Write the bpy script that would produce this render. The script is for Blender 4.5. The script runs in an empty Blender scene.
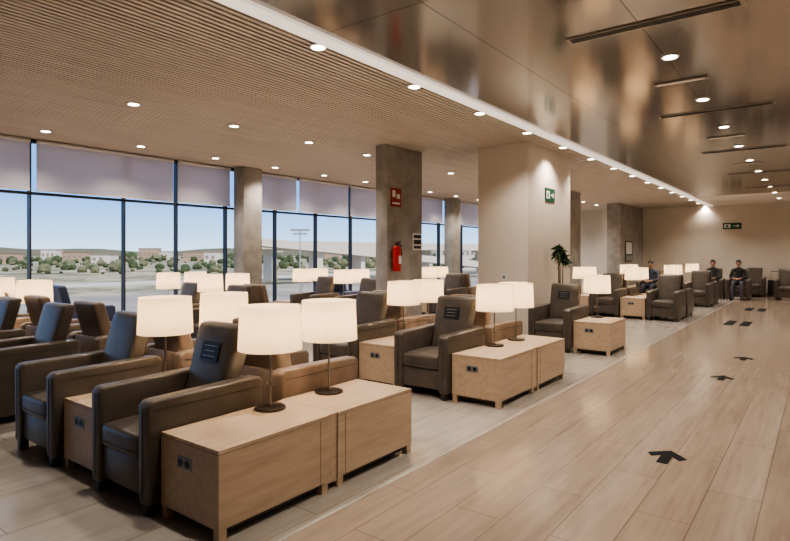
import bpy, bmesh, math, random
from mathutils import Vector, Matrix
random.seed(4)
scene = bpy.context.scene
COL = scene.collection
H = 3.44
XW = -10.4   # window wall
XR = 3.6
Y0, Y1 = -4.0, 25.0
try:
    scene.view_settings.look = 'AgX - Medium High Contrast'
except Exception:
    pass

# ---------------------------------------------------------------- materials
def mat(name, base=(0.5,0.5,0.5), rough=0.5, metal=0.0, **kw):
    m = bpy.data.materials.new(name); m.use_nodes = True
    b = m.node_tree.nodes['Principled BSDF']
    b.inputs['Base Color'].default_value = (*base, 1)
    b.inputs['Roughness'].default_value = rough
    b.inputs['Metallic'].default_value = metal
    for k, v in kw.items():
        b.inputs[k.replace('_', ' ')].default_value = v
    return m
def N(m, t, **kw):
    n = m.node_tree.nodes.new(t)
    for k, v in kw.items(): setattr(n, k, v)
    return n
def L(m, a, b): m.node_tree.links.new(a, b)
def bsdf(m): return m.node_tree.nodes['Principled BSDF']
def ramp(m, fac, stops):
    r = N(m, 'ShaderNodeValToRGB')
    e = r.color_ramp.elements
    e[0].position, e[0].color = stops[0][0], (*stops[0][1], 1)
    e[1].position, e[1].color = stops[-1][0], (*stops[-1][1], 1)
    for p, c in stops[1:-1]:
        x = e.new(p); x.color = (*c, 1)
    L(m, fac, r.inputs['Fac']); return r.outputs['Color']
def coords(m, scale=(1,1,1), rot=(0,0,0), kind='Object'):
    tc = N(m, 'ShaderNodeTexCoord'); mp = N(m, 'ShaderNodeMapping')
    mp.inputs['Scale'].default_value = scale; mp.inputs['Rotation'].default_value = rot
    L(m, tc.outputs[kind], mp.inputs['Vector']); return mp.outputs['Vector']
def noise(m, vec, scale, detail=4, rough=0.5):
    n = N(m, 'ShaderNodeTexNoise'); n.inputs['Scale'].default_value = scale
    n.inputs['Detail'].default_value = detail; n.inputs['Roughness'].default_value = rough
    L(m, vec, n.inputs['Vector']); return n.outputs['Fac']
def bump(m, h, strength=0.2, dist=0.01):
    b = N(m, 'ShaderNodeBump'); b.inputs['Strength'].default_value = strength
    b.inputs['Distance'].default_value = dist
    L(m, h, b.inputs['Height']); L(m, b.outputs['Normal'], bsdf(m).inputs['Normal'])
def mult(m, a, b, fac=1.0):
    x = N(m, 'ShaderNodeMix', data_type='RGBA', blend_type='MULTIPLY')
    x.inputs[0].default_value = fac
    L(m, a, x.inputs[6]); L(m, b, x.inputs[7]); return x.outputs[2]

def leather(name, c):
    m = mat(name, c, 0.36)
    v = coords(m)
    n = noise(m, v, 6, 3)
    col = ramp(m, n, [(0.3, tuple(x*0.82 for x in c)), (0.7, tuple(x*1.18 for x in c))])
    L(m, col, bsdf(m).inputs['Base Color'])
    bsdf(m).inputs['Specular IOR Level'].default_value = 0.45
    bsdf(m).inputs['Specular Tint'].default_value = (1.0, 0.90, 0.80, 1)
    n3 = noise(m, v, 9, 5, 0.6)
    bump(m, n3, 0.35, 0.008)
    return m
M_LEA = leather('leather_taupe', (0.082, 0.068, 0.056))
M_LEA2 = leather('leather_brown', (0.19, 0.14, 0.105))
M_BLUE = leather('leather_navy', (0.04, 0.055, 0.11))
M_STITCH = mat('stitch_dark', (0.03, 0.026, 0.022), 0.6)
M_FOOT = mat('foot_dark', (0.03, 0.026, 0.024), 0.5)

def oak():
    m = mat('oak_veneer', rough=0.42)
    v = coords(m, (9, 1.0, 9))
    n1 = noise(m, v, 2.2, 6, 0.6)
    v2 = coords(m, (60, 1.5, 60))
    n2 = noise(m, v2, 2, 3, 0.6)
    c1 = ramp(m, n1, [(0.28, (0.42, 0.305, 0.205)), (0.5, (0.49, 0.365, 0.25)), (0.75, (0.55, 0.42, 0.30))])
    c2 = ramp(m, n2, [(0.3, (0.89, 0.87, 0.85)), (0.7, (1, 1, 1))])
    L(m, mult(m, c1, c2), bsdf(m).inputs['Base Color'])
    return m
M_OAK = oak()
M_GAP = mat('shadow_gap', (0.05, 0.04, 0.03), 0.8)
M_PLATE = mat('socket_plate', (0.23, 0.23, 0.24), 0.4, 0.4)
M_BLACK = mat('black_plastic', (0.012, 0.012, 0.013), 0.45)
M_WHITE = mat('white_print', (0.75, 0.75, 0.73), 0.6)
M_STEEL = mat('lamp_steel', (0.35, 0.32, 0.29), 0.28, 1.0)
M_BRONZE = mat('lamp_base_bronze', (0.10, 0.085, 0.07), 0.3, 0.9)

def shade_mat():
    m = bpy.data.materials.new('lamp_shade_fabric'); m.use_nodes = True
    nt = m.node_tree; nt.nodes.remove(bsdf(m)); o = nt.nodes['Material Output']
    d = N(m, 'ShaderNodeBsdfDiffuse'); d.inputs[0].default_value = (0.64, 0.54, 0.42, 1)
    t = N(m, 'ShaderNodeBsdfTranslucent'); t.inputs[0].default_value = (0.95, 0.75, 0.50, 1)
    mx = N(m, 'ShaderNodeMixShader'); mx.inputs[0].default_value = 0.34
    e = N(m, 'ShaderNodeEmission'); e.inputs[0].default_value = (1.0, 0.74, 0.46, 1); e.inputs[1].default_value = 0.16
    ad = N(m, 'ShaderNodeAddShader')
    L(m, d.outputs[0], mx.inputs[1]); L(m, t.outputs[0], mx.inputs[2])
    L(m, mx.outputs[0], ad.inputs[0]); L(m, e.outputs[0], ad.inputs[1]); L(m, ad.outputs[0], o.inputs[0])
    return m
M_SHADE = shade_mat()
M_BULB = mat('bulb_glow', (1, 1, 1)); bsdf(M_BULB).inputs['Emission Color'].default_value = (1, 0.85, 0.65, 1); bsdf(M_BULB).inputs['Emission Strength'].default_value = 6
M_DL = mat('downlight_glow', (1, 1, 1)); bsdf(M_DL).inputs['Emission Color'].default_value = (1, 0.86, 0.68, 1); bsdf(M_DL).inputs['Emission Strength'].default_value = 14
M_TRIMW = mat('white_trim_paint', (0.45, 0.40, 0.35), 0.5)

def floor_wood():
    m = mat('wood_look_tile', rough=0.3)
    v = coords(m, rot=(0, 0, math.radians(90)))
    br = N(m, 'ShaderNodeTexBrick')
    br.inputs['Scale'].default_value = 1
    br.inputs['Brick Width'].default_value = 1.2
    br.inputs['Row Height'].default_value = 0.3
    br.inputs['Mortar Size'].default_value = 0.003
    br.inputs['Color1'].default_value = (0.315, 0.247, 0.19, 1)
    br.inputs['Color2'].default_value = (0.287, 0.222, 0.168, 1)
    br.inputs['Mortar'].default_value = (0.16, 0.12, 0.092, 1)
    br.offset = 0.5
    L(m, v, br.inputs['Vector'])
    g = noise(m, coords(m, (13, 1.0, 1)), 1.5, 7, 0.62)
    gc = ramp(m, g, [(0.25, (0.78, 0.75, 0.73)), (0.5, (0.96, 0.96, 0.96)), (0.75, (1.12, 1.12, 1.11))])
    g2 = noise(m, coords(m, (3, 0.6, 1)), 1.0, 3)
    gc2 = ramp(m, g2, [(0.3, (0.88, 0.87, 0.86)), (0.7, (1.06, 1.06, 1.06))])
    L(m, mult(m, mult(m, br.outputs['Color'], gc), gc2), bsdf(m).inputs['Base Color'])
    r = N(m, 'ShaderNodeMapRange'); L(m, g, r.inputs[0])
    r.inputs[3].default_value = 0.09; r.inputs[4].default_value = 0.20
    L(m, r.outputs[0], bsdf(m).inputs['Roughness'])
    bsdf(m).inputs['Specular IOR Level'].default_value = 0.8
    return m
def floor_light():
    m = mat('pale_stone_tile', rough=0.15)
    v = coords(m, rot=(0, 0, math.radians(90)))
    br = N(m, 'ShaderNodeTexBrick')
    br.inputs['Scale'].default_value = 1
    br.inputs['Brick Width'].default_value = 1.2
    br.inputs['Row Height'].default_value = 0.6
    br.inputs['Mortar Size'].default_value = 0.003
    br.inputs['Color1'].default_value = (0.42, 0.375, 0.325, 1)
    br.inputs['Color2'].default_value = (0.39, 0.345, 0.298, 1)
    br.inputs['Mortar'].default_value = (0.21, 0.18, 0.15, 1)
    L(m, v, br.inputs['Vector'])
    g = noise(m, coords(m, (10, 1.2, 1)), 1.3, 6, 0.6)
    gc = ramp(m, g, [(0.25, (0.80, 0.79, 0.78)), (0.75, (1.10, 1.10, 1.10))])
    L(m, mult(m, br.outputs['Color'], gc), bsdf(m).inputs['Base Color'])
    bsdf(m).inputs['Specular IOR Level'].default_value = 0.8
    return m
def plaster(name, c, r=0.75):
    m = mat(name, c, r)
    n = noise(m, coords(m), 1.2, 4)
    L(m, ramp(m, n, [(0.3, tuple(x*0.95 for x in c)), (0.7, tuple(min(1, x*1.04) for x in c))]), bsdf(m).inputs['Base Color'])
    return m
M_CREAM = plaster('cream_wall', (0.64, 0.565, 0.475))
M_PLASTER = plaster('white_ceiling_plaster', (0.76, 0.70, 0.63))
def concrete():
    m = mat('concrete', rough=0.8)
    n = noise(m, coords(m), 3.0, 8, 0.65)
    L(m, ramp(m, n, [(0.3, (0.24, 0.22, 0.195)), (0.5, (0.33, 0.305, 0.272)), (0.72, (0.42, 0.39, 0.35))]), bsdf(m).inputs['Base Color'])
    bump(m, n, 0.25, 0.01)
    return m
M_CONC = concrete()
def slat():
    m = mat('ceiling_slat_wood', rough=0.55)
    n = noise(m, coords(m, (8, 0.5, 8)), 1.5, 4)
    L(m, ramp(m, n, [(0.3, (0.50, 0.43, 0.365)), (0.7, (0.60, 0.53, 0.455))]), bsdf(m).inputs['Base Color'])
    return m
M_SLAT = slat()
def metalceil():
    m = mat('bronze_metal_panel', (0.3, 0.25, 0.2), 0.13, 0.85)
    br = N(m, 'ShaderNodeTexBrick')
    br.inputs['Scale'].default_value = 1
    br.inputs['Brick Width'].default_value = 3.5
    br.inputs['Row Height'].default_value = 1.2
    br.inputs['Mortar Size'].default_value = 0.006
    br.offset = 0.0
    br.inputs['Color1'].default_value = (0.43, 0.385, 0.34, 1)
    br.inputs['Color2'].default_value = (0.405, 0.362, 0.32, 1)
    br.inputs['Mortar'].default_value = (0.14, 0.12, 0.10, 1)
    L(m, coords(m, rot=(0, 0, math.radians(90))), br.inputs['Vector'])
    L(m, br.outputs['Color'], bsdf(m).inputs['Base Color'])
    n = noise(m, coords(m, (1, 1, 1)), 2.5, 2)
    bump(m, n, 0.04, 0.01)
    return m
M_MET = metalceil()
M_FRAME = mat('window_frame_dark', (0.045, 0.045, 0.05), 0.4, 0.4)
def blindm():
    m = bpy.data.materials.new('roller_blind_fabric'); m.use_nodes = True
    nt = m.node_tree; nt.nodes.remove(bsdf(m))
    o = nt.nodes['Material Output']
    d = N(m, 'ShaderNodeBsdfDiffuse'); d.inputs[0].default_value = (0.66, 0.63, 0.64, 1)
    t = N(m, 'ShaderNodeBsdfTranslucent'); t.inputs[0].default_value = (0.85, 0.77, 0.79, 1)
    mx = N(m, 'ShaderNodeMixShader'); mx.inputs[0].default_value = 0.6
    L(m, d.outputs[0], mx.inputs[1]); L(m, t.outputs[0], mx.inputs[2]); L(m, mx.outputs[0], o.inputs[0])
    return m
M_BLIND = blindm()
def glassm():
    m = bpy.data.materials.new('window_glass'); m.use_nodes = True
    nt = m.node_tree; nt.nodes.remove(bsdf(m))
    o = nt.nodes['Material Output']
    t = N(m, 'ShaderNodeBsdfTransparent'); t.inputs[0].default_value = (0.94, 0.96, 0.97, 1)
    g = N(m, 'ShaderNodeBsdfGlossy'); g.inputs[0].default_value = (0.8, 0.8, 0.8, 1); g.inputs['Roughness'].default_value = 0.02
    mx = N(m, 'ShaderNodeMixShader'); mx.inputs[0].default_value = 0.025
    L(m, t.outputs[0], mx.inputs[1]); L(m, g.outputs[0], mx.inputs[2]); L(m, mx.outputs[0], o.inputs[0])
    return m
M_GLASS = glassm()
M_RED = mat('extinguisher_red', (0.45, 0.02, 0.015), 0.3)
M_SIGNRED = mat('sign_red', (0.30, 0.03, 0.02), 0.5)
M_GREEN = mat('sign_green', (0.01, 0.07, 0.035), 0.5)
M_LEAF = mat('leaf_green', (0.03, 0.07, 0.02), 0.5)
M_STEM = mat('plant_stem', (0.12, 0.08, 0.045), 0.7)
M_POT = mat('pot_dark', (0.06, 0.055, 0.05), 0.5)
M_SOIL = mat('soil', (0.03, 0.02, 0.015), 0.9)

# ---------------------------------------------------------------- mesh helpers
def xform_bm(tmp, M): bmesh.ops.transform(tmp, matrix=M, verts=tmp.verts)
def merge(bm, tmp, mi):
    for f in tmp.faces: f.material_index = mi
    me = bpy.data.meshes.new('tmp'); tmp.to_mesh(me); tmp.free()
    bm.from_mesh(me); bpy.data.meshes.remove(me)
def box(bm, c, s, mi=0, bev=0.0, seg=2, rot=None, fn=None, sub=0):
    t = bmesh.new(); bmesh.ops.create_cube(t, size=1)
    bmesh.ops.scale(t, vec=s, verts=t.verts)
    if bev > 0:
        bmesh.ops.bevel(t, geom=list(t.edges), offset=bev, segments=seg, profile=0.5, affect='EDGES')
    if sub:
        big = [e for e in t.edges if e.calc_length() > max(bev, 0.02) * 2]
        bmesh.ops.subdivide_edges(t, edges=big, cuts=sub, use_grid_fill=True)
    if fn:
        for v in t.verts: v.co = fn(v.co.copy())
    M = Matrix.Translation(c)
    if rot is not None: M = M @ rot
    xform_bm(t, M); merge(bm, t, mi)
def b2(bm, x0, x1, y0, y1, z0, z1, mi=0, bev=0.0, seg=2):
    box(bm, ((x0+x1)/2, (y0+y1)/2, (z0+z1)/2), (abs(x1-x0), abs(y1-y0), abs(z1-z0)), mi, bev, seg)
def cyl(bm, c, r, h, mi=0, r2=None, seg=24, rot=None, caps=True, bev=0):
    t = bmesh.new()
    bmesh.ops.create_cone(t, cap_ends=caps, segments=seg, radius1=r, radius2=r if r2 is None else r2, depth=h)
    if bev: 
        es = [e for e in t.edges if abs(e.verts[0].co.z - e.verts[1].co.z) < 1e-6]
        bmesh.ops.bevel(t, geom=es, offset=bev, segments=2, profile=0.5, affect='EDGES')
    M = Matrix.Translation(c)
    if rot is not None: M = M @ rot
    xform_bm(t, M); merge(bm, t, mi)
def sph(bm, c, s, mi=0, u=16, v=10, rot=None, fn=None):
    t = bmesh.new(); bmesh.ops.create_uvsphere(t, u_segments=u, v_segments=v, radius=1)
    bmesh.ops.scale(t, vec=s, verts=t.verts)
    if fn:
        for vv in t.verts: vv.co = fn(vv.co.copy())
    M = Matrix.Translation(c)
    if rot is not None: M = M @ rot
    xform_bm(t, M); merge(bm, t, mi)
def prism_yz(bm, x0, x1, pts, mi=0, bev=0.0, seg=2):
    t = bmesh.new()
    a = [t.verts.new((x0, y, z)) for y, z in pts]
    b = [t.verts.new((x1, y, z)) for y, z in pts]
    t.faces.new(a); t.faces.new(list(reversed(b)))
    n = len(pts)
    for i in range(n):
        t.faces.new((a[i], b[i], b[(i+1) % n], a[(i+1) % n]))
    bmesh.ops.recalc_face_normals(t, faces=t.faces)
    if bev: bmesh.ops.bevel(t, geom=list(t.edges), offset=bev, segments=seg, profile=0.5, affect='EDGES')
    merge(bm, t, mi)
def mesh_from(bm, name, mats, smooth=True, ang=35):
    bmesh.ops.recalc_face_normals(bm, faces=bm.faces)
    me = bpy.data.meshes.new(name); bm.to_mesh(me); bm.free()
    for m in mats: me.materials.append(m)
    if smooth:
        for p in me.polygons: p.use_smooth = True
        me.set_sharp_from_angle(angle=math.radians(ang))
    return me
def obj(name, me, loc=(0,0,0), rz=0.0, parent=None):
    o = bpy.data.objects.new(name, me); COL.objects.link(o)
    o.location = loc; o.rotation_euler = (0, 0, rz)
    if parent: o.parent = parent
    return o

# ---------------------------------------------------------------- room shell
bm = bmesh.new(); b2(bm, -2.33, XR, Y0, Y1, -0.2, 0.0); obj('floor', mesh_from(bm, 'floor', [floor_wood()], False))
bm = bmesh.new(); b2(bm, XW-0.1, -2.345, Y0, Y1, -0.2, 0.0); obj('floor_seating_area', mesh_from(bm, 'floor_seating_area', [floor_light()], False))
bm = bmesh.new(); b2(bm, -2.345, -2.33, Y0, Y1, -0.2, 0.002); obj('trim_floor_strip', mesh_from(bm, 'trim_floor_strip', [mat('floor_trim_metal', (0.60, 0.57, 0.52), 0.35, 0.6)], False))
# ceilings
bm = bmesh.new(); b2(bm, XW-0.1, -3.56, Y0, Y1, H+0.05, H+0.2); obj('ceiling_backing', mesh_from(bm, 'ceiling_backing', [mat('ceiling_void', (0.06, 0.047, 0.037), 0.9)], False))
bm = bmesh.new()
x = XW + 0.05
while x < -3.61:
    b2(bm, x, x+0.040, Y0, Y1, H, H+0.05); x += 0.07
obj('ceiling_slats', mesh_from(bm, 'ceiling_slats', [M_SLAT], False))
bm = bmesh.new(); b2(bm, -3.40, XR, Y0, 20.8, H, H+0.2); obj('ceiling_metal_panels', mesh_from(bm, 'ceiling_metal_panels', [M_MET], False))
bm = bmesh.new(); b2(bm, -3.40, XR, 20.8, Y1, H-0.01, H+0.2); obj('ceiling', mesh_from(bm, 'ceiling', [M_PLASTER], False))
M_STRIP = mat('emissive_trim_white', (0.85, 0.80, 0.74), 0.5); bsdf(M_STRIP).inputs['Emission Color'].default_value = (1, 0.90, 0.80, 1); bsdf(M_STRIP).inputs['Emission Strength'].default_value = 0.65  # white ceiling trim with a mild emission put into its material
bm = bmesh.new(); b2(bm, -3.56, -3.40, Y0, Y1, H-0.03, H+0.2); obj('trim_ceiling_strip', mesh_from(bm, 'trim_ceiling_strip', [M_STRIP], False))
# walls
bm = bmesh.new(); b2(bm, XW-0.3, XR+0.2, Y1, Y1+0.2, -0.2, H+0.2); obj('wall_far', mesh_from(bm, 'wall_far', [M_CREAM], False))
bm = bmesh.new(); b2(bm, XW-0.3, XR+0.2, Y0-0.2, Y0, -0.2, H+0.2); obj('wall_back', mesh_from(bm, 'wall_back', [M_CREAM], False))
bm = bmesh.new(); b2(bm, XR, XR+0.2, Y0, Y1, -0.2, H+0.2); obj('wall_right', mesh_from(bm, 'wall_right', [M_CREAM], False))
bm = bmesh.new(); b2(bm, -5.95, XR, Y1-0.015, Y1, 0, 0.1); obj('baseboard_far', mesh_from(bm, 'baseboard_far', [mat('baseboard', (0.25, 0.2, 0.16), 0.5)], False))
# pier and columns
bm = bmesh.new(); b2(bm, -4.91, -3.96, 8.96, 10.95, 0, H); b2(bm, -4.93, -3.945, 8.945, 10.965, 0, 0.1)
obj('wall_pier', mesh_from(bm, 'wall_pier', [M_CREAM], False))
def column(x0, x1, y0, y1, name='concrete_column'):
    bm = bmesh.new(); b2(bm, x0, x1, y0, y1, 0, H, 0, 0.012, 2)
    return obj(name, mesh_from(bm, name, [M_CONC]))
column(-6.22, -5.96, 7.66, 8.72)
column(-6.25, -5.96, 16.4, 17.4)
column(-6.45, -5.96, 21.7, 25.0)
column(-10.3, -9.95, 7.75, 8.25)
column(-10.3, -9.95, 16.4, 16.9)
# window wall
ms = [-2.4, -0.85, 0.7, 2.25, 3.78, 5.35, 6.42, 7.6, 9.0, 10.35, 11.7, 13.2, 14.7, 16.2, 17.7, 19.2, 20.7, 22.2, 23.7, 24.97]
bm = bmesh.new()
for y in [Y0+0.03]+ms: b2(bm, XW-0.06, XW+0.06, y-0.012, y+0.012, 0, H)
b2(bm, XW-0.06, XW+0.06, Y0, Y1, 2.53, 2.57)
b2(bm, XW-0.06, XW+0.06, Y0, Y1, 0, 0.12)
b2(bm, XW-0.06, XW+0.06, Y0, Y1, H-0.06, H+0.2)
obj('window_frame', mesh_from(bm, 'window_frame', [M_FRAME], False))
allm = [Y0+0.03]+ms
for i in range(len(allm)-1):
    bm = bmesh.new()
    y0, y1 = allm[i]+0.012, allm[i+1]-0.012
    vs = [bm.verts.new(p) for p in [(XW, y0, 0.1), (XW, y1, 0.1), (XW, y1, H-0.05), (XW, y0, H-0.05)]]
    bm.faces.new(vs)
    obj('window_%d' % (i+1), mesh_from(bm, 'window_pane', [M_GLASS], False))
# blinds : wide rolls
rolls = [(-3.9, -1.0), (-0.9, 2.2), (2.3, 3.75), (3.85, 6.3), (6.4, 7.65), (8.35, 9.6), (9.7, 11.5), (11.6, 13.1), (13.2, 14.9), (15.0, 16.3), (17.0, 18.9), (19.0, 20.9), (21.0, 22.9), (23.0, 24.9)]
for i, (a, b) in enumerate(rolls):
    bm = bmesh.new()
    b2(bm, XW+0.10, XW+0.106, a, b, 2.60, H-0.02)
    b2(bm, XW+0.085, XW+0.12, a, b, 2.585, 2.615, 1)
    cyl(bm, (XW+0.12, (a+b)/2, H-0.04), 0.035, b-a, 1, rot=Matrix.Rotation(math.pi/2, 4, 'X'), seg=12)
    obj('roller_blind', mesh_from(bm, 'roller_blind', [M_BLIND, mat('blind_bar', (0.50, 0.48, 0.48), 0.5)], False))

# ceiling diffusers
for yy in [1.4, 4.93, 8.43, 11.9, 15.4, 18.9]:
    bm = bmesh.new()
    b2(bm, -1.80, -0.46, yy-0.06, yy+0.06, H-0.012, H-0.001, 0)
    for k in range(3):
        b2(bm, -1.77, -0.49, yy-0.042+k*0.032, yy-0.024+k*0.032, H-0.016, H-0.011, 1)
    obj('air_diffuser', mesh_from(bm, 'air_diffuser', [mat('diffuser_frame', (0.44, 0.39, 0.34), 0.4, 0.5), M_BLACK], False))
for yy in [6.8, 10.45, 13.8]:
    bm = bmesh.new()
    b2(bm, -1.50, -0.97, yy-0.05, yy+0.05, H-0.012, H-0.001, 0)
    b2(bm, -1.47, -1.00, yy-0.03, yy+0.03, H-0.016, H-0.011, 1)
    obj('ceiling_vent', mesh_from(bm, 'ceiling_vent', [mat('vent_frame', (0.35, 0.3, 0.26), 0.4, 0.5), mat('vent_grille', (0.85, 0.78, 0.7), 0.5)], False))

# downlights
bm = bmesh.new()
cyl(bm, (0, 0, -0.006), 0.085, 0.012, 0, seg=28)
cyl(bm, (0, 0, -0.0135), 0.062, 0.004, 1, seg=28)
me_dl = mesh_from(bm, 'ceiling_downlight', [M_TRIMW, M_DL])
def downlight(x, y, e):
    o = obj('ceiling_downlight', me_dl, (x, y, H))
    l = bpy.data.lights.new('downlight_spot', 'SPOT'); l.energy = e; l.spot_size = math.radians(125); l.spot_blend = 0.7
    l.shadow_soft_size = 0.06; l.color = (1.0, 0.90, 0.79)
    lo = bpy.data.objects.new('downlight_spot', l); COL.objects.link(lo); lo.parent = o; lo.location = (0, 0, -0.03)
for i in range(-1, 15):
    y = 3.68 + 1.52*i
    downlight(-3.66, y, 170); downlight(-6.9, y, 170); downlight(-9.5, y, 170)
for i in range(-2, 9):
    y = 5.89 + 1.86*i
    downlight(-1.16, y, 170); downlight(1.6, y, 125)  # right-hand row is out of view, added for its light
downlight(-1.16, 23, 170); downlight(1.6, 23, 170)  # right-hand one belongs to the added, unseen row

# ---------------------------------------------------------------- armchair
def chair_mesh(name, M, tag=False):
    bm = bmesh.new()
    for s in (-1, 1):
        xa, xb = s*0.235, s*0.352
        prism_yz(bm, min(xa, xb), max(xa, xb), [(-0.43, 0.07), (-0.435, 0.655), (-0.40, 0.685), (0.38, 0.70), (0.42, 0.67), (0.40, 0.07)], 0, 0.018, 3)
        # seam lines on arm
        b2(bm, s*0.3535-0.001, s*0.3535+0.001, -0.40, 0.38, 0.625, 0.629, 1)
        b2(bm, s*0.293-0.0015, s*0.293+0.0015, -0.4375, -0.434, 0.10, 0.64, 1)
        for y in (-0.39, 0.36):
            b2(bm, s*0.293-0.03, s*0.293+0.03, y-0.03, y+0.03, 0.0, 0.08, 2, 0.004)
    # front rail and base
    b2(bm, -0.24, 0.24, -0.41, 0.36, 0.10, 0.31, 0, 0.012)
    # seat cushion crowned
    def crown(v):
        if v.z > 0:
            v.z += 0.028*max(0, 1-(v.x/0.24)**2)*max(0, 1-(v.y/0.30)**2)
        v.y -= 0.012*max(0, 1-(v.x/0.24)**2) if v.y < 0 else 0
        return v
    box(bm, (0, -0.125, 0.385), (0.476, 0.60, 0.145), 0, 0.03, 3, fn=crown, sub=4)
    b2(bm, -0.225, 0.225, -0.4375, -0.433, 0.355, 0.359, 1)
    # back shell
    prism_yz(bm, -0.24, 0.24, [(0.30, 0.08), (0.30, 0.66), (0.40, 0.68), (0.405, 0.08)], 0, 0.012, 2)
    # back cushion leaning
    def lean(v):
        z = v.z + 0.32
        v.y += 0.30*z*0.92
        v.y -= 0.02*max(0, 1-(v.x/0.28)**2)
        v.x *= (1.0 + 0.05*min(1, max(0, (z-0.22)/0.2)))
        return v
    box(bm, (0, 0.20, 0.735), (0.47, 0.13, 0.62), 0, 0.035, 3, fn=lean, sub=4)
    if tag:
        R = Matrix.Rotation(math.radians(-15.4), 4, 'X')
        box(bm, (0.0, 0.232, 0.86), (0.20, 0.006, 0.13), 3, rot=R)
        for k in range(3):
            box(bm, (0.0, 0.2275+0.0105*(1-k)-0.0, 0.895-k*0.035), (0.14-0.03*(k % 2), 0.003, 0.006), 4, rot=R)
    return mesh_from(bm, name, [M, M_STITCH, M_FOOT, M_BLACK, M_PLATE], True, 40)
CH = {'t': chair_mesh('armchair_taupe', M_LEA), 'g': chair_mesh('armchair_tagged', M_LEA, True),
      'b': chair_mesh('armchair_brown', M_LEA2), 'n': chair_mesh('armchair_navy', M_BLUE)}
def chair(x, y, face=-1, k='t'):
    return obj('armchair', CH[k], (x, y, 0), 0 if face < 0 else math.pi)

# ---------------------------------------------------------------- side table
def table_mesh():
    bm = bmesh.new()
    w, d = 0.56, 0.84
    b2(bm, -w/2, w/2, -d/2, d/2, 0.478, 0.50, 0, 0.002)            # top
    b2(bm, -w/2+0.004, w/2-0.004, -d/2+0.004, d/2-0.004, 0.474, 0.479, 1)  # shadow line
    b2(bm, -w/2, w/2, -d/2, d/2, 0.07, 0.475, 0, 0.002)            # body
    b2(bm, -w/2+0.03, w/2-0.03, -d/2+0.04, d/2-0.04, 0.035, 0.07, 1)  # recess plinth
    for sx in (-1, 1):
        for sy in (-1, 1):
            b2(bm, sx*(w/2-0.03)-0.025, sx*(w/2-0.03)+0.025, sy*(d/2-0.03)-0.025, sy*(d/2-0.03)+0.025, 0.0, 0.072, 0)
    # recessed link panel to the neighbouring table
    b2(bm, -w/2+0.012, w/2-0.012, d/2-0.002, d/2+0.045, 0.05, 0.499, 0)
    # vertical panel joint on long side
    for s in (-1, 1):
        b2(bm, s*w/2-0.0006, s*w/2+0.0006, d/2-0.075, d/2-0.071, 0.07, 0.475, 1)
    # socket plate on front
    b2(bm, -0.105, 0.035, -d/2-0.006, -d/2, 0.335, 0.40, 2, 0.003)
    for cx in (-0.068, -0.002):
        cyl(bm, (cx, -d/2-0.007, 0.3675), 0.022, 0.004, 3, rot=Matrix.Rotation(math.pi/2, 4, 'X'), seg=20)
        for dx in (-0.008, 0.008):
            cyl(bm, (cx+dx, -d/2-0.0095, 0.3675), 0.0028, 0.002, 1, rot=Matrix.Rotation(math.pi/2, 4, 'X'), seg=8)
    return mesh_from(bm, 'side_table', [M_OAK, M_GAP, M_PLATE, M_BLACK], False)
TM = table_mesh()
# ---------------------------------------------------------------- table lamp
def lamp_mesh():
    bm = bmesh.new()
    cyl(bm, (0, 0, 0.008), 0.105, 0.016, 1, seg=40, bev=0.003)
    cyl(bm, (0, 0, 0.022), 0.018, 0.014, 0, seg=16)
    cyl(bm, (0, 0, 0.22), 0.0075, 0.42, 0, seg=12)
    cyl(bm, (0, 0, 0.165), 0.006, 0.10, 0, seg=10, rot=Matrix.Rotation(math.pi/2, 4, 'Y'))   # pull bar
    cyl(bm, (0, 0, 0.44), 0.016, 0.06, 0, seg=14)
    sph(bm, (0, 0, 0.50), (0.022, 0.022, 0.03), 3, 14, 10)
    # tapered fabric shade
    z0, z1, ra, rb = 0.405, 0.70, 0.216, 0.203
    n = 48
    t = bmesh.new()
    rings = []
    for (r, z) in [(ra, z0), (rb, z1)]:
        rings.append([t.verts.new((r*math.cos(2*math.pi*i/n), r*math.sin(2*math.pi*i/n), z)) for i in range(n)])
    A, B = rings
    for i in range(n): t.faces.new((A[i], A[(i+1) % n], B[(i+1) % n], B[i]))
    merge(bm, t, 2)
    # spider ring
    for k in range(3):
        a = k*2*math.pi/3
        box(bm, (0.1*math.cos(a), 0.1*math.sin(a), 0.47), (0.20, 0.004, 0.004), 0, rot=Matrix.Rotation(a, 4, 'Z'))
    return mesh_from(bm, 'table_lamp', [M_STEEL, M_BRONZE, M_SHADE, M_BULB], True, 40)
LM = lamp_mesh()
def lamp(x, y, z=0.5, e=11):
    o = obj('table_lamp', LM, (x, y, z), random.uniform(-0.4, 0.4))
    l = bpy.data.lights.new('lamp_bulb_light', 'POINT'); l.energy = e; l.color = (1.0, 0.80, 0.58); l.shadow_soft_size = 0.03
    lo = bpy.data.objects.new('lamp_bulb_light', l); COL.objects.link(lo); lo.parent = o; lo.location = (0, 0, 0.555)
def table(x, y, rz=0): return obj('side_table', TM, (x, y, 0), rz)
def table_pair(x, y0, lx=-0.16, lamps=True):
    table(x, y0+0.42, 0); table(x, y0+0.42+0.93, math.pi)
    if lamps: lamp(x+lx, y0+0.72); lamp(x+lx, y0+1.29)

# island 1
def island(y0, xs_t, xs_c, front='t', back='b', tags=(), lx=-0.15, backrow=True):
    for x in xs_t: table_pair(x, y0, lx)
    for i, x in enumerate(xs_c):
        chair(x, y0+0.36, -1, 'g' if i in tags else front)
        if backrow: chair(x, y0+1.37, 1, back)
island(1.83, [-2.84, -4.13], [-3.485, -4.775], tags=(0,))
chair(-6.25, 2.19, -1, 't'); chair(-6.25, 3.2, 1, 'b')
island(5.12, [-2.84, -4.13], [-3.485, -4.775], tags=(0,))
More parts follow.
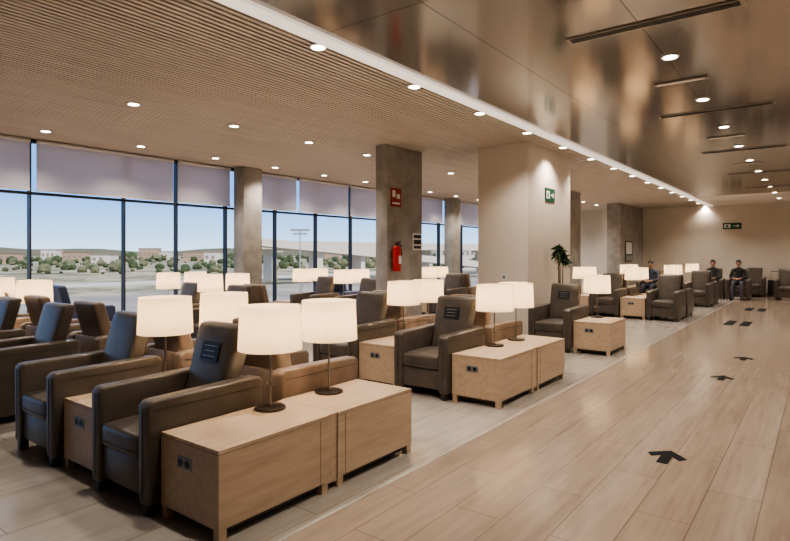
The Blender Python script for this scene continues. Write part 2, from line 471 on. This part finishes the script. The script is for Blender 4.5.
# island 3 single row in front of pier
table(-2.84, 9.19); lamp(-2.98, 9.5); chair(-3.485, 9.1, -1, 'g')
# island 4,5
for y0 in (14.2, 18.6):
    island(y0, [-3.62, -4.95], [-2.95, -4.28], front='t', back='t')
# far pair near wall
c1 = chair(-3.05, 22.5); c2 = chair(-2.28, 22.5)
table(-3.72, 22.5); lamp(-3.72, 22.55)
chair(-2.0, 24.4, -1, 't'); chair(-0.95, 23.2, -1, 't')
# window bank
for j, y0 in enumerate((1.83, 5.12, 8.5, 11.9, 15.2, 18.5)):
    if j == 4: continue
    island(y0, [-8.25, -9.55], [-7.6, -8.9], front='t', back='n' if j == 2 else 'b')
chair(-9.9, 4.35, 1, 'n')

# ---------------------------------------------------------------- signs, extinguisher
bm = bmesh.new()
X = -5.955
b2(bm, X, X+0.012, 7.74, 8.04, 2.38, 2.70, 0)
b2(bm, X+0.012, X+0.014, 7.78, 7.87, 2.54, 2.66, 1)
b2(bm, X+0.012, X+0.014, 7.91, 8.00, 2.52, 2.60, 1)
b2(bm, X+0.012, X+0.014, 7.78, 8.00, 2.42, 2.45, 1)
obj('fire_extinguisher_sign', mesh_from(bm, 'fire_extinguisher_sign', [M_SIGNRED, M_WHITE], False))
bm = bmesh.new()
b2(bm, X, X+0.01, 8.40, 8.69, 1.62, 1.93, 0)
b2(bm, X+0.01, X+0.012, 8.43, 8.66, 1.84, 1.90, 1); b2(bm, X+0.01, X+0.012, 8.43, 8.66, 1.65, 1.70, 1); 
b2(bm, X+0.01, X+0.012, 8.43, 8.66, 1.73, 1.81, 1)
obj('notice_board', mesh_from(bm, 'notice_board', [M_WHITE, M_BLACK], False))
bm = bmesh.new()
ex, ey = -5.86, 7.80
cyl(bm, (ex, ey, 1.45), 0.075, 0.40, 0, seg=24, bev=0.01)
sph(bm, (ex, ey, 1.65), (0.075, 0.075, 0.05), 0)
cyl(bm, (ex, ey, 1.71), 0.02, 0.06, 1, seg=12)
box(bm, (ex+0.03, ey, 1.75), (0.12, 0.025, 0.018), 1, 0.004, rot=Matrix.Rotation(-0.3, 4, 'Y'))
box(bm, (ex+0.03, ey, 1.725), (0.11, 0.02, 0.012), 1, 0.003)
# hose
pts = [Vector((ex, ey+0.02, 1.72)), Vector((ex, ey+0.12, 1.70)), Vector((ex, ey+0.14, 1.55)), Vector((ex, ey+0.11, 1.36)), Vector((ex, ey+0.10, 1.28))]
for a, b in zip(pts, pts[1:]):
    d = b-a; cyl(bm, (a+b)/2, 0.012, d.length+0.01, 1, seg=8, rot=d.to_track_quat('Z', 'Y').to_matrix().to_4x4())
b2(bm, -5.96, ex-0.06, ey-0.05, ey+0.05, 1.40, 1.44, 2)
b2(bm, -5.96, ex-0.06, ey-0.05, ey+0.05, 1.56, 1.60, 2)
b2(bm, ex+0.070, ex+0.077, ey-0.035, ey+0.035, 1.38, 1.52, 3)
obj('fire_extinguisher', mesh_from(bm, 'fire_extinguisher', [M_RED, M_BLACK, M_STEEL, M_WHITE]))

def exit_sign(name_loc, horizontal_axis, w=0.42, h=0.2):
    bm = bmesh.new()
    b2(bm, -w/2, w/2, -0.015, 0, -h/2, h/2, 0)
    b2(bm, -w*0.42, -w*0.08, -0.018, -0.015, -h*0.28, h*0.28, 1)
    b2(bm, -w*0.32, -w*0.2, -0.019, -0.018, -h*0.2, h*0.15, 0)
    box(bm, (w*0.18, -0.0165, 0), (w*0.25, 0.003, h*0.12), 1)
    for s in (-1, 1):
        box(bm, (w*0.32, -0.0165, s*h*0.09), (w*0.16, 0.003, h*0.10), 1, rot=Matrix.Rotation(s*math.radians(40), 4, 'Y'))
    return obj('exit_sign', mesh_from(bm, 'exit_sign', [M_GREEN, M_WHITE], False), name_loc, horizontal_axis)
exit_sign((-2.75, Y1, 2.62), 0, 0.62, 0.24)
exit_sign((-3.96, 9.9, 2.62), math.pi/2, 0.44, 0.24)
# switch plates on pier
bm = bmesh.new(); b2(bm, -4.45, -4.35, 8.945, 8.96, 1.1, 1.2, 0); b2(bm, -4.43, -4.37, 8.94, 8.945, 1.12, 1.18, 1)
obj('light_switch', mesh_from(bm, 'light_switch', [M_WHITE, M_PLATE], False))
# framed poster on concrete block
bm = bmesh.new()
b2(bm, -5.959, -5.94, 22.3, 23.3, 1.25, 2.05, 0); b2(bm, -5.94, -5.937, 22.4, 23.2, 1.55, 2.0, 1); b2(bm, -5.94, -5.937, 22.4, 23.2, 1.3, 1.5, 2)
obj('framed_poster', mesh_from(bm, 'framed_poster', [M_BLACK, M_WHITE, M_PLATE], False))

# floor arrows and stripes
M_DECAL = mat('floor_decal_black', (0.015, 0.015, 0.015), 0.9); bsdf(M_DECAL).inputs['Specular IOR Level'].default_value = 0.1
def arrow(x, y, rz=0.0):
    bm = bmesh.new()
    P = [(-0.04, -0.17), (0.04, -0.17), (0.04, 0.01), (0.10, -0.05), (0.14, 0.02), (0.0, 0.16), (-0.14, 0.02), (-0.10, -0.05), (-0.04, 0.01)]
    vs = [bm.verts.new((a, b, 0)) for a, b in P]; f = bm.faces.new(vs)
    r = bmesh.ops.extrude_face_region(bm, geom=[f]); bmesh.ops.translate(bm, vec=(0, 0, 0.002), verts=[v for v in r['geom'] if isinstance(v, bmesh.types.BMVert)])
    obj('floor_arrow', mesh_from(bm, 'floor_arrow', [M_DECAL], False), (x, y, 0.0005), rz)
arrow(-0.95, 4.7); arrow(-1.0, 8.1); arrow(-0.93, 9.8)
for (x, y) in [(-1.52, 14.7), (-1.50, 18.6)]:
    bm = bmesh.new(); b2(bm, -0.22, -0.04, -0.5, 0.5, 0, 0.002); b2(bm, 0.08, 0.26, -0.5, 0.5, 0, 0.002)
    obj('floor_queue_marking', mesh_from(bm, 'floor_queue_marking', [M_DECAL], False), (x, y, 0.0005))

# ---------------------------------------------------------------- plant
bm = bmesh.new()
cyl(bm, (0, 0, 0.2), 0.13, 0.4, 0, r2=0.18, seg=24, bev=0.01)
cyl(bm, (0, 0, 0.40), 0.16, 0.01, 1, seg=24)
for k in range(3):
    a = k*2.1
    p = Vector((0.02*math.cos(a), 0.02*math.sin(a), 0.4)); q = Vector((0.05*math.cos(a), 0.05*math.sin(a), 1.46+0.08*k))
    d = q-p; cyl(bm, (p+q)/2, 0.013, d.length, 2, r2=0.008, seg=8, rot=d.to_track_quat('Z', 'Y').to_matrix().to_4x4())
    for i in range(75):
        th = random.uniform(0, 2*math.pi); el = random.uniform(-0.9, 1.4)
        d = Vector((math.cos(th)*math.cos(el), math.sin(th)*math.cos(el), math.sin(el)))
        ln = random.uniform(0.12, 0.20); w = 0.022
        side = d.cross(Vector((0, 0, 1))).normalized()*w
        t = bmesh.new()
        a0 = q+d*0.02; m1 = q+d*ln*0.5; tip = q+d*ln+Vector((0, 0, -0.05))
        v = [t.verts.new(x) for x in (a0, m1+side, tip, m1-side)]
        t.faces.new(v); merge(bm, t, 3)
obj('potted_dracaena', mesh_from(bm, 'potted_dracaena', [M_POT, M_SOIL, M_STEM, M_LEAF], True), (-3.70, 9.75, 0))

# suitcase by the far wall
bm = bmesh.new()
b2(bm, -0.2, 0.2, -0.12, 0.12, 0.05, 0.62, 0, 0.03, 3)
for s in (-1, 1):
    cyl(bm, (s*0.15, 0.08, 0.027), 0.027, 0.03, 1, rot=Matrix.Rotation(math.pi/2, 4, 'Y'), seg=14)
    cyl(bm, (s*0.15, -0.08, 0.027), 0.027, 0.03, 1, rot=Matrix.Rotation(math.pi/2, 4, 'Y'), seg=14)
    cyl(bm, (s*0.1, 0.1, 0.76), 0.008, 0.32, 2, seg=8)
cyl(bm, (0, 0.1, 0.92), 0.012, 0.22, 1, rot=Matrix.Rotation(math.pi/2, 4, 'Y'), seg=10)
for k in range(5): b2(bm, -0.14+k*0.07-0.006, -0.14+k*0.07+0.006, -0.126, -0.118, 0.1, 0.58, 0, 0.002)
obj('suitcase', mesh_from(bm, 'suitcase', [mat('luggage_black', (0.02, 0.02, 0.022), 0.4), M_BLACK, M_STEEL]), (-1.38, 24.6, 0))

# ---------------------------------------------------------------- seated people
M_SKIN = mat('skin', (0.36, 0.20, 0.13), 0.55)
M_HAIR = mat('hair_dark', (0.02, 0.015, 0.012), 0.6)
def person(x, y, rz, shirt, trousers, seat=0.46, lean=0.0):
    M_S = mat('shirt_cloth', shirt, 0.85); M_T = mat('trouser_cloth', trousers, 0.85)
    V = []; E = []; R = []; K = []
    def v(p, r, k, par=None):
        V.append(Vector(p)); R.append(r); K.append(k)
        if par is not None: E.append((par, len(V)-1))
        return len(V)-1
    pz = seat+0.11
    pel = v((0, 0.06, pz), 0.125, 1)
    wa = v((0, 0.07, pz+0.16), 0.115, 0, pel)
    ch = v((0, 0.10+lean*.5, pz+0.34), 0.135, 0, wa)
    ub = v((0, 0.11+lean, pz+0.44), 0.10, 0, ch)
    nk = v((0, 0.10+lean, pz+0.53), 0.05, 2, ub)
    hd0 = v((0, 0.08+lean, pz+0.58), 0.046, 2, nk)
    for s in (-1, 1):
        hp = v((s*0.09, 0.03, pz-0.01), 0.095, 1, pel)
        mid = v((s*0.11, -0.18, pz), 0.083, 1, hp)
        kn = v((s*0.12, -0.42, pz-0.02), 0.062, 1, mid)
        cf = v((s*0.12, -0.44, pz-0.22), 0.055, 1, kn)
        an = v((s*0.12, -0.43, 0.09), 0.038, 1, cf)
        he = v((s*0.12, -0.45, 0.05), 0.042, 3, an)
        v((s*0.13, -0.61, 0.035), 0.033, 3, he)
        sh = v((s*0.17, 0.10+lean, pz+0.42), 0.062, 0, ub)
        el = v((s*0.24, 0.0, pz+0.19), 0.045, 0, sh)
        wr = v((s*0.10, -0.22, pz+0.155), 0.030, 0, el)
        pm = v((s*0.06, -0.28, pz+0.15), 0.032, 2, wr)
    me = bpy.data.meshes.new('p'); me.from_pydata(V, E, [])
    o = bpy.data.objects.new('p', me); COL.objects.link(o)
    sk = o.modifiers.new('s', 'SKIN'); ss = o.modifiers.new('ss', 'SUBSURF'); ss.levels = 2; ss.render_levels = 2
    for i, d in enumerate(me.skin_vertices[0].data):
        d.radius = (R[i], R[i]*(0.8 if K[i] == 0 and i in (wa, ch, ub) else 1)); d.use_root = (i == 0)
    dg = bpy.context.evaluated_depsgraph_get(); dg.update()
    body = bpy.data.meshes.new_from_object(o.evaluated_get(dg))
    bpy.data.objects.remove(o)
    bm = bmesh.new(); bm.from_mesh(body)
    for f in bm.faces:
        c = f.calc_center_median(); best = 1e9; km = 0
        for a, b in E:
            d = V[b]-V[a]; t = max(0, min(1, (c-V[a]).dot(d)/d.length_squared))
            dist = (c-(V[a]+d*t)).length - (R[a]*(1-t)+R[b]*t)
            if dist < best: best = dist; km = K[b]
        f.material_index = km
    # fingers
    for s in (-1, 1):
        base = Vector((s*0.05, -0.295, pz+0.15))
        dirv = Vector((-s*0.35, -0.9, -0.1)).normalized(); side = Vector((s*0.9, -0.3, 0)).normalized()
        for k, ln in enumerate((0.062, 0.075, 0.07, 0.052)):
            p = base+side*(0.018*(k-1.5)); q = p+dirv*ln*0.55; r = q+(dirv+Vector((0, 0, -0.9))).normalized()*ln*0.5
            for a, b, ra, rb in ((p, q, .010, .009), (q, r, .009, .007)):
                d = b-a; cyl(bm, (a+b)/2, ra, d.length+0.006, 2, r2=rb, seg=8, rot=d.to_track_quat('Z', 'Y').to_matrix().to_4x4())
        a = base+side*(-0.03)+Vector((0, 0.03, 0.01)); b = a+(dirv*0.6-side*0.6).normalized()*0.05
        d = b-a; cyl(bm, (a+b)/2, 0.011, d.length, 2, r2=0.009, seg=8, rot=d.to_track_quat('Z', 'Y').to_matrix().to_4x4())
    # head
    hc = Vector((0, 0.06+lean, pz+0.655))
    def hs(vv):
        if vv.z < 0: vv.x *= 1-0.25*(-vv.z/0.12); 
        return vv
    sph(bm, hc, (0.076, 0.096, 0.115), 2, 20, 14, fn=hs)
    sph(bm, hc+Vector((0, -0.096, -0.01)), (0.013, 0.018, 0.024), 2, 8, 6)
    for s in (-1, 1):
        sph(bm, hc+Vector((s*0.078, 0.005, 0)), (0.01, 0.02, 0.03), 2, 8, 6)
        sph(bm, hc+Vector((s*0.03, -0.084, 0.018)), (0.012, 0.01, 0.007), 4, 8, 6)
    sph(bm, hc+Vector((0, -0.084, -0.05)), (0.022, 0.01, 0.005), 5, 8, 6)
    sph(bm, hc+Vector((0, 0.012, 0.038)), (0.086, 0.098, 0.100), 4, 20, 14)
    o = obj('seated_person', mesh_from(bm, 'seated_person', [M_S, M_T, M_SKIN, M_BLACK, M_HAIR, mat('lips', (0.3, 0.12, 0.1), 0.5)], True, 80), (x, y, 0), rz)
    return o
person(-3.05, 22.38, 0, (0.03, 0.03, 0.035), (0.03, 0.03, 0.05))
person(-2.28, 22.38, 0, (0.02, 0.02, 0.022), (0.06, 0.06, 0.08))
person(-4.95+0.67, 18.84, 0, (0.05, 0.06, 0.09), (0.03, 0.03, 0.04))

# ---------------------------------------------------------------- exterior
GZ = -6.0
def ground_mat():
    m = mat('dry_field_ground', rough=0.95)
    n = noise(m, coords(m, (0.02, 0.02, 1)), 2, 8, 0.7)
    L(m, ramp(m, n, [(0.35, (0.09, 0.10, 0.045)), (0.45, (0.20, 0.18, 0.10)), (0.54, (0.42, 0.35, 0.24)), (0.66, (0.55, 0.47, 0.36))]), bsdf(m).inputs['Base Color'])
    return m
bm = bmesh.new(); b2(bm, -3000, -60, -2500, 3500, GZ-1, GZ); obj('ground', mesh_from(bm, 'ground', [ground_mat()], False))
def apron():
    m = mat('apron_asphalt', rough=0.9)
    n = noise(m, coords(m, (0.01, 0.04, 1)), 3, 6, 0.6)
    L(m, ramp(m, n, [(0.3, (0.24, 0.21, 0.18)), (0.5, (0.34, 0.30, 0.26)), (0.7, (0.46, 0.41, 0.36))]), bsdf(m).inputs['Base Color'])
    return m
bm = bmesh.new(); b2(bm, -105, XW-0.5, -300, 500, GZ-1.0, GZ+0.05); obj('ground_apron', mesh_from(bm, 'ground_apron', [apron()], False))
bm = bmesh.new(); b2(bm, -150, -135, -300, 700, GZ-1.0, GZ+0.06); obj('ground_road', mesh_from(bm, 'ground_road', [mat('road_pale', (0.55, 0.51, 0.46), 0.9)], False))
FW = Vector((-math.sin(math.radians(37.1)), math.cos(math.radians(37.1)), 0)); RT = Vector((FW.y, -FW.x, 0))
def W(t, u): return FW*t + RT*(t*(u-395)/565)
# overpass
bm = bmesh.new()
A = W(150, 250); B = W(230, 520); d = B-A; Lh = d.length
box(bm, (Lh/2, 0, 3.6-GZ), (Lh, 9, 1.5), 0)
box(bm, (Lh/2, -4.4, 4.7-GZ), (Lh, 0.3, 0.9), 0)
k = 6
while k < Lh:
    box(bm, (k, 0, (2.9-GZ)/2), (1.6, 5, 2.9-GZ), 0, 0.2, 1); box(bm, (k, 0, 2.5-GZ), (3.4, 8, 0.8), 0); k += 15
# sloping access ramp in front of the deck
RM = Matrix.Rotation(math.radians(4.5), 4, 'Y')
box(bm, (Lh*0.30, -16, 0.6-GZ), (Lh*0.75, 7, 1.1), 0, rot=RM)
box(bm, (Lh*0.30, -19.4, 1.5-GZ), (Lh*0.75, 0.3, 0.8), 0, rot=RM)
for k in (10, 24, 38):
    hh = 0.6-GZ - math.tan(math.radians(4.5))*(k-Lh*0.30)-0.4
    box(bm, (k, -16, hh/2), (1.4, 4, hh), 0)
o = obj('highway_overpass', mesh_from(bm, 'highway_overpass', [mat('overpass_concrete', (0.62, 0.54, 0.45), 0.9)], False), (A.x, A.y, GZ), math.atan2(d.y, d.x))
# trees
bm = bmesh.new()
for i in range(1000):
    u = random.uniform(-150, 620); t = random.choice((random.uniform(210, 420), random.uniform(420, 1000), random.uniform(420, 1000)))
    if 225 < u and t < 270: continue
    p = W(t, u); r = random.uniform(0.7, 3.2)*(t/420)**0.6
    if random.random() < 0.1: r *= 1.7
    tt = bmesh.new(); bmesh.ops.create_icosphere(tt, subdivisions=2, radius=r)
    for vv in tt.verts: vv.co *= random.uniform(0.8, 1.15); vv.co.z *= 0.9; vv.co.x *= 1.2
    xform_bm(tt, Matrix.Translation((p.x, p.y, GZ+r*0.6))); merge(bm, tt, random.choice((0, 0, 1)))
obj('tree_line', mesh_from(bm, 'tree_line', [mat('foliage', (0.06, 0.08, 0.032), 0.9), mat('foliage_olive', (0.15, 0.15, 0.08), 0.9)], False))
# low hills on horizon
bm = bmesh.new()
prev = None
for i in range(61):
    u = -400+i*25; p = W(1900, u) if u < 900 else W(1900, 900)
    h = GZ+24+6*math.sin(i*0.5)+5*math.sin(i*1.3+1)
    a = bm.verts.new((p.x, p.y, GZ-2)); b = bm.verts.new((p.x, p.y, h)); c = bm.verts.new((p.x*1.2, p.y*1.2, GZ-2))
    if prev:
        bm.faces.new((prev[0], a, b, prev[1])); bm.faces.new((prev[1], b, c, prev[2]))
    prev = (a, b, c)
obj('distant_hills', mesh_from(bm, 'distant_hills', [mat('hill_haze', (0.20, 0.19, 0.14), 1.0)], False))
# distant buildings
for (u, t, w, h, c) in [(52, 620, 16, 12, 0), (78, 560, 24, 9, 1), (215, 480, 14, 9, 0), (150, 700, 22, 14, 1), (168, 660, 14, 10, 0), (8, 470, 16, 8, 1), (455, 600, 40, 16, 0), (105, 430, 14, 7, 0), (330, 640, 24, 16, 1), (195, 600, 20, 9, 1)]:
    p = W(t, u); bm = bmesh.new(); box(bm, (0, 0, h/2), (w, 14, h), 0); box(bm, (0, 0, h+0.4), (w+1, 15, 0.8), 1)
    for q in range(int(w/5)): box(bm, (-w/2+2.5+q*5, -7.05, h*0.55), (2.6, 0.2, h*0.3), 1)
    wc = (0.66, 0.58, 0.50) if c == 0 else (0.45, 0.30, 0.21)
    obj('distant_building', mesh_from(bm, 'distant_building', [mat('bldg_wall', wc, 0.9), mat('bldg_dark', (0.3, 0.22, 0.18), 0.8)], False), (p.x, p.y, GZ), math.radians(37))
# light mast
p = W(105, 300); bm = bmesh.new(); cyl(bm, (0, 0, 6), 0.15, 12, 0, r2=0.1, seg=10); box(bm, (0, 0, 12), (3.5, 0.6, 0.4), 0); box(bm, (0, 0, 11.3), (2.6, 0.6, 0.3), 0)
obj('light_mast', mesh_from(bm, 'light_mast', [mat('mast_grey', (0.3, 0.3, 0.3), 0.6)], False), (p.x, p.y, GZ), math.radians(37))

# ---------------------------------------------------------------- sun, sky
s = bpy.data.lights.new('sun', 'SUN'); s.energy = 5.2; s.angle = 0.01; s.color = (1, 0.94, 0.85)
so = bpy.data.objects.new('sun', s); COL.objects.link(so)
so.rotation_euler = Vector((-0.65, 0.15, -0.7)).to_track_quat('-Z', 'Y').to_euler(); so.location = (0, 0, 30)
w = bpy.data.worlds.new('sky'); scene.world = w; w.use_nodes = True
nt = w.node_tree; bg = nt.nodes['Background']
tc = nt.nodes.new('ShaderNodeTexCoord'); sp = nt.nodes.new('ShaderNodeSeparateXYZ'); rp = nt.nodes.new('ShaderNodeValToRGB')
nt.links.new(tc.outputs['Generated'], sp.inputs[0]); nt.links.new(sp.outputs['Z'], rp.inputs['Fac'])
e = rp.color_ramp.elements
e[0].position = 0.0; e[0].color = (0.58, 0.76, 0.92, 1)
e[1].position = 0.8; e[1].color = (0.16, 0.24, 0.38, 1)
for p_, c_ in ((0.03, (0.38, 0.62, 0.90)), (0.10, (0.14, 0.35, 0.78)), (0.3, (0.24, 0.34, 0.52))):
    q = e.new(p_); q.color = (*c_, 1)
nt.links.new(rp.outputs[0], bg.inputs[0]); bg.inputs[1].default_value = 2.2

# ---------------------------------------------------------------- camera
cam = bpy.data.cameras.new('camera'); cam.sensor_width = 36; cam.lens = 565/790*36
cam.shift_y = -16.5/790; cam.clip_end = 6000
co = bpy.data.objects.new('camera', cam); COL.objects.link(co)
co.location = (0, 0, 1.55); co.rotation_euler = (math.radians(90), 0, math.radians(37.1))
scene.camera = co
